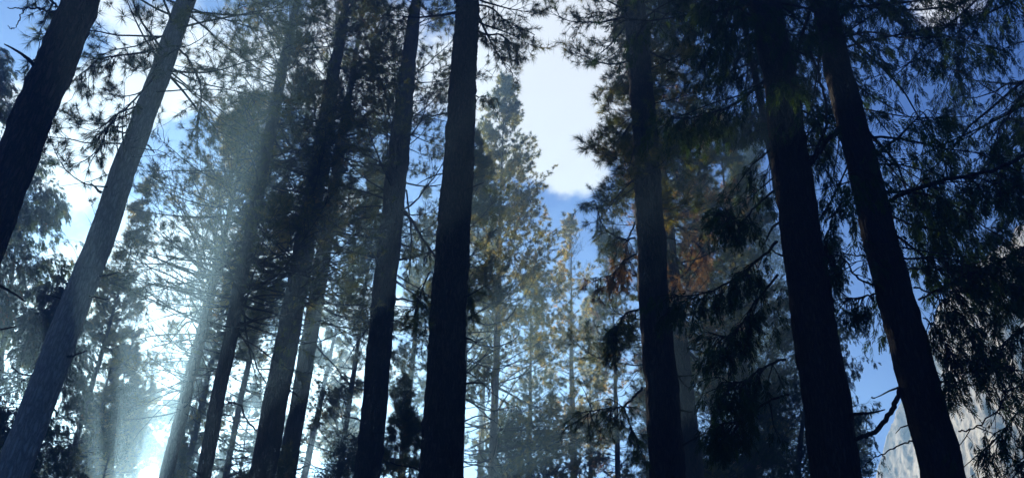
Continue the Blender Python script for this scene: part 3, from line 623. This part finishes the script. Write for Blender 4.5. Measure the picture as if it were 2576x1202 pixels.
mid('small shaded fir at the foot of the cliff left of the rightmost trunk', (2150, 1200), (2160, 1100), 60, 6, -1000, 'leafy', 3.0, 1, 135, cr=dict(limbs=60, twigs=10, tufts=3, nn=10, nl=.16, nw=.07, leafmat='leaf', shape='cone'), name='fir_tree', whi=3)
# --- cedars of which only the boughs reach into the picture at the right
CED = dict(limbs=100, twigs=13, tufts=4, nn=20, nl=.36, nw=.022, leafmat='cedar', asc=(-25, 20), shape='open', rb=.055)
tX = mid('big cedar beyond the right edge whose hanging boughs cover the upper right', (3170, 1195), (2650, 0), 19, 90, 30, 'cedar', 6.4, 11.0, 140, 'cedar_bark', 'cedar_tree', cr=CED)
for q, (pp, c) in enumerate([([(2760, 700), (2640, 770), (2540, 850), (2460, 930)], 34), ([(2760, 880), (2650, 960), (2560, 1040), (2490, 1120)], 34), ([(2760, 1040), (2660, 1100), (2580, 1160), (2530, 1230)], 26), ([(2780, 560), (2680, 620), (2590, 690), (2500, 740)], 60)]):
    branch(tX, pp, [17.5, 17, 16.5, 16.2], 7, 2.5, 'cedar', seed=160+q, cnt=c, tl=.7, f0=.25, k=4)
mid('cedar behind the rightmost black trunk with drooping dark boughs', (3000, 1195), (2600, -50), 27, 50, 36, 'cedar', 6.4, 14, 141, 'cedar_bark', 'cedar_tree', cr=CED)
mid('cedar standing behind the left black cedar trunk, hanging green sprays', (2120, 1195), (1830, -100), 22, 26, 34, 'cedar', 3.2, 19, 142, 'cedar_bark', 'cedar_tree', cr=CED)
# --- understory along the bottom of the picture
G_LOW = 'young firs along the bottom of the picture'
for i, (x, y, d, R, lab) in enumerate([
   (1000, 950, 30, 2.6, 'young dark fir between the dark straight trunk and the thick black one'),
   (850, 1010, 40, 3.0, 'young hazy fir left of the dark straight trunk'),
   (690, 1130, 33, 1.5, 'young dark fir by the broad blue pair of trunks'),
   (1290, 1010, 46, 3.2, 'young dark fir right of the thick black trunk'),
   (600, 1110, 50, 2.6, 'young fir left of the broad blue pair of trunks'),
   (1950, 930, 42, 3.6, 'young fir half behind the left black cedar trunk'),
   (1810, 950, 44, 3.4, 'young fir right of the brownish trunk'),
   (1640, 900, 56, 3.6, 'young fir behind the dark blue trunk'),
   (190, 1000, 60, 2.6, 'young hazy fir behind the greyish leaning trunk')]):
    mid(lab, (x, 1300), (x-(x-1349)*.05, y), d, 9, -y, 'leafy' if i % 2 else 'pine', R, 1.0, 200+i,
        cr=(dict(limbs=90, twigs=11, tufts=3, nn=10, nl=.16, nw=.045, leafmat='leaf', shape='cone') if i % 2 else P_(limbs=90, twigs=10, nn=20)), name='young_fir' if i % 2 else 'young_pine', whi=2, group=G_LOW)

# leafy wall added towards the low sun, out of view, to block and shape its beams
def leafy_column(mb, rng, x, y, H, rad, n, sz):
    z = rng.uniform(0, 1, n)**.9; rr = (rad*np.minimum(1, (1-z)*5)+.1)*np.sqrt(rng.uniform(.05, 1, n)); th = rng.uniform(0, 6.283, n)
    P = np.stack([x+rr*np.cos(th), y+rr*np.sin(th), z*H], 1); P = P[~in_opening(P)]; n = len(P)
    a_ = runit(rng, n)*sz; b_ = unit(np.cross(a_, runit(rng, n)))*sz*.55
    q = np.arange(n)*4
    mb.add(np.stack([P-a_, P+b_, P+a_, P-b_], 1).reshape(-1, 3), np.stack([q, q+1, q+2, q, q+2, q+3], 1).reshape(-1, 3), 1, np.repeat(rng.normal(.4, .15, n), 2))
    mb.segs([[x, y, -.1]], [[x, y, H]], .012*H, .01, 0, 6)
def sun_blocker_wood():
    rng = np.random.default_rng(300); mb = MB()
    for row, (yy, dx) in enumerate(((86.0, 0.0), (90.5, 1.1), (95.0, .4))):
        for x in np.arange(-72, 6, 2.1)+dx:
            x = x+rng.normal(0, .2); y = yy+rng.normal(0, .5)
            xe = x+.426*(y-87)                       # where this tree stands across the sun's direction
            if any(abs(xe-g) < w+1.15 for g, w in GAPS): continue
            leafy_column(mb, rng, x, y, 1.6+math.hypot(x, y)*math.tan(R_(WOOD_EL+rng.uniform(-1.6, .3))), 1.35, 2600, .27)
    o = mb.build('sun_blocker_wood', ['twig', 'leaf']); o['kind'] = 'stuff'
def sun_blocker_undergrowth():  # dense rows added below the view to keep sun off the near haze
    rng = np.random.default_rng(301); mb = MB()
    for yy, x0, x1 in ((26, -20, 11), (27.3, -20, 11), (46, -28, 13), (47.6, -28, 13)):
        for x in np.arange(x0, x1, 1.25):
            x = x+rng.normal(0, .1); y = yy+rng.normal(0, .25); xe = x+.426*(y-87)
            if yy > 40 and abs(xe+37.4) < 1.9: continue
            leafy_column(mb, rng, x, y, 1.6+math.hypot(x, y)*math.tan(R_(15.3+rng.uniform(-.9, .3))), .8, 1500, .13)
    o = mb.build('sun_blocker_undergrowth', ['twig', 'leaf']); o['kind'] = 'stuff'
GAPS = [(-41.6, 1.0), (-36.95, .8), (-24.0, 1.0), (-21.4, .9)]
WOOD_EL = 16.6
sun_blocker_wood()
sun_blocker_undergrowth()
# ------------------------------------------------------------------ unseen pines added behind the viewer to block sky light
rb_ = np.random.default_rng(77)
for i, (x, y) in enumerate([(-14, -6), (-4, -10), (9, -9), (-22, -16), (1, -20), (19, -16), (-18, 3), (20, 2)]):
    src = (tF, tG, tK, tH)[i % 4]
    c = src.copy(); col.objects.link(c); c.location = (x, y, 0)
    c.rotation_quaternion = (math.cos(i), 0, 0, math.sin(i))
    c['label'] = 'pine tree added behind the viewer to block sky light, out of the picture'; c['group'] = 'added sky-blocking pines behind the viewer'
    for ch in list(src.children):
        if ch.name.startswith(('trunk', 'crown')):
            d = ch.copy(); col.objects.link(d); d.parent = c
# ------------------------------------------------------------------ smoke
def haze():
    x0, x1, y0, y1, z0, z1 = -82, 112, -42, 138, -1.6, 62
    v = np.array([[x, y, z] for z in (z0, z1) for y in (y0, y1) for x in (x0, x1)], float)
    f = [(0, 2, 3), (0, 3, 1), (4, 5, 7), (4, 7, 6), (0, 1, 5), (0, 5, 4), (2, 6, 7), (2, 7, 3), (0, 4, 6), (0, 6, 2), (1, 3, 7), (1, 7, 5)]
    mb = MB(); mb.add(v, f)
    m, nt = new_mat('haze')
    p = N(nt, 'ShaderNodeVolumePrincipled'); p.inputs['Color'].default_value = (.42, .72, 1.0, 1); p.inputs['Density'].default_value = .006; p.inputs['Anisotropy'].default_value = .67
    o = N(nt, 'ShaderNodeOutputMaterial'); L(nt, p.outputs[0], o.inputs['Volume'])
    o = mb.build('haze', [m]); o['kind'] = 'stuff'
haze()
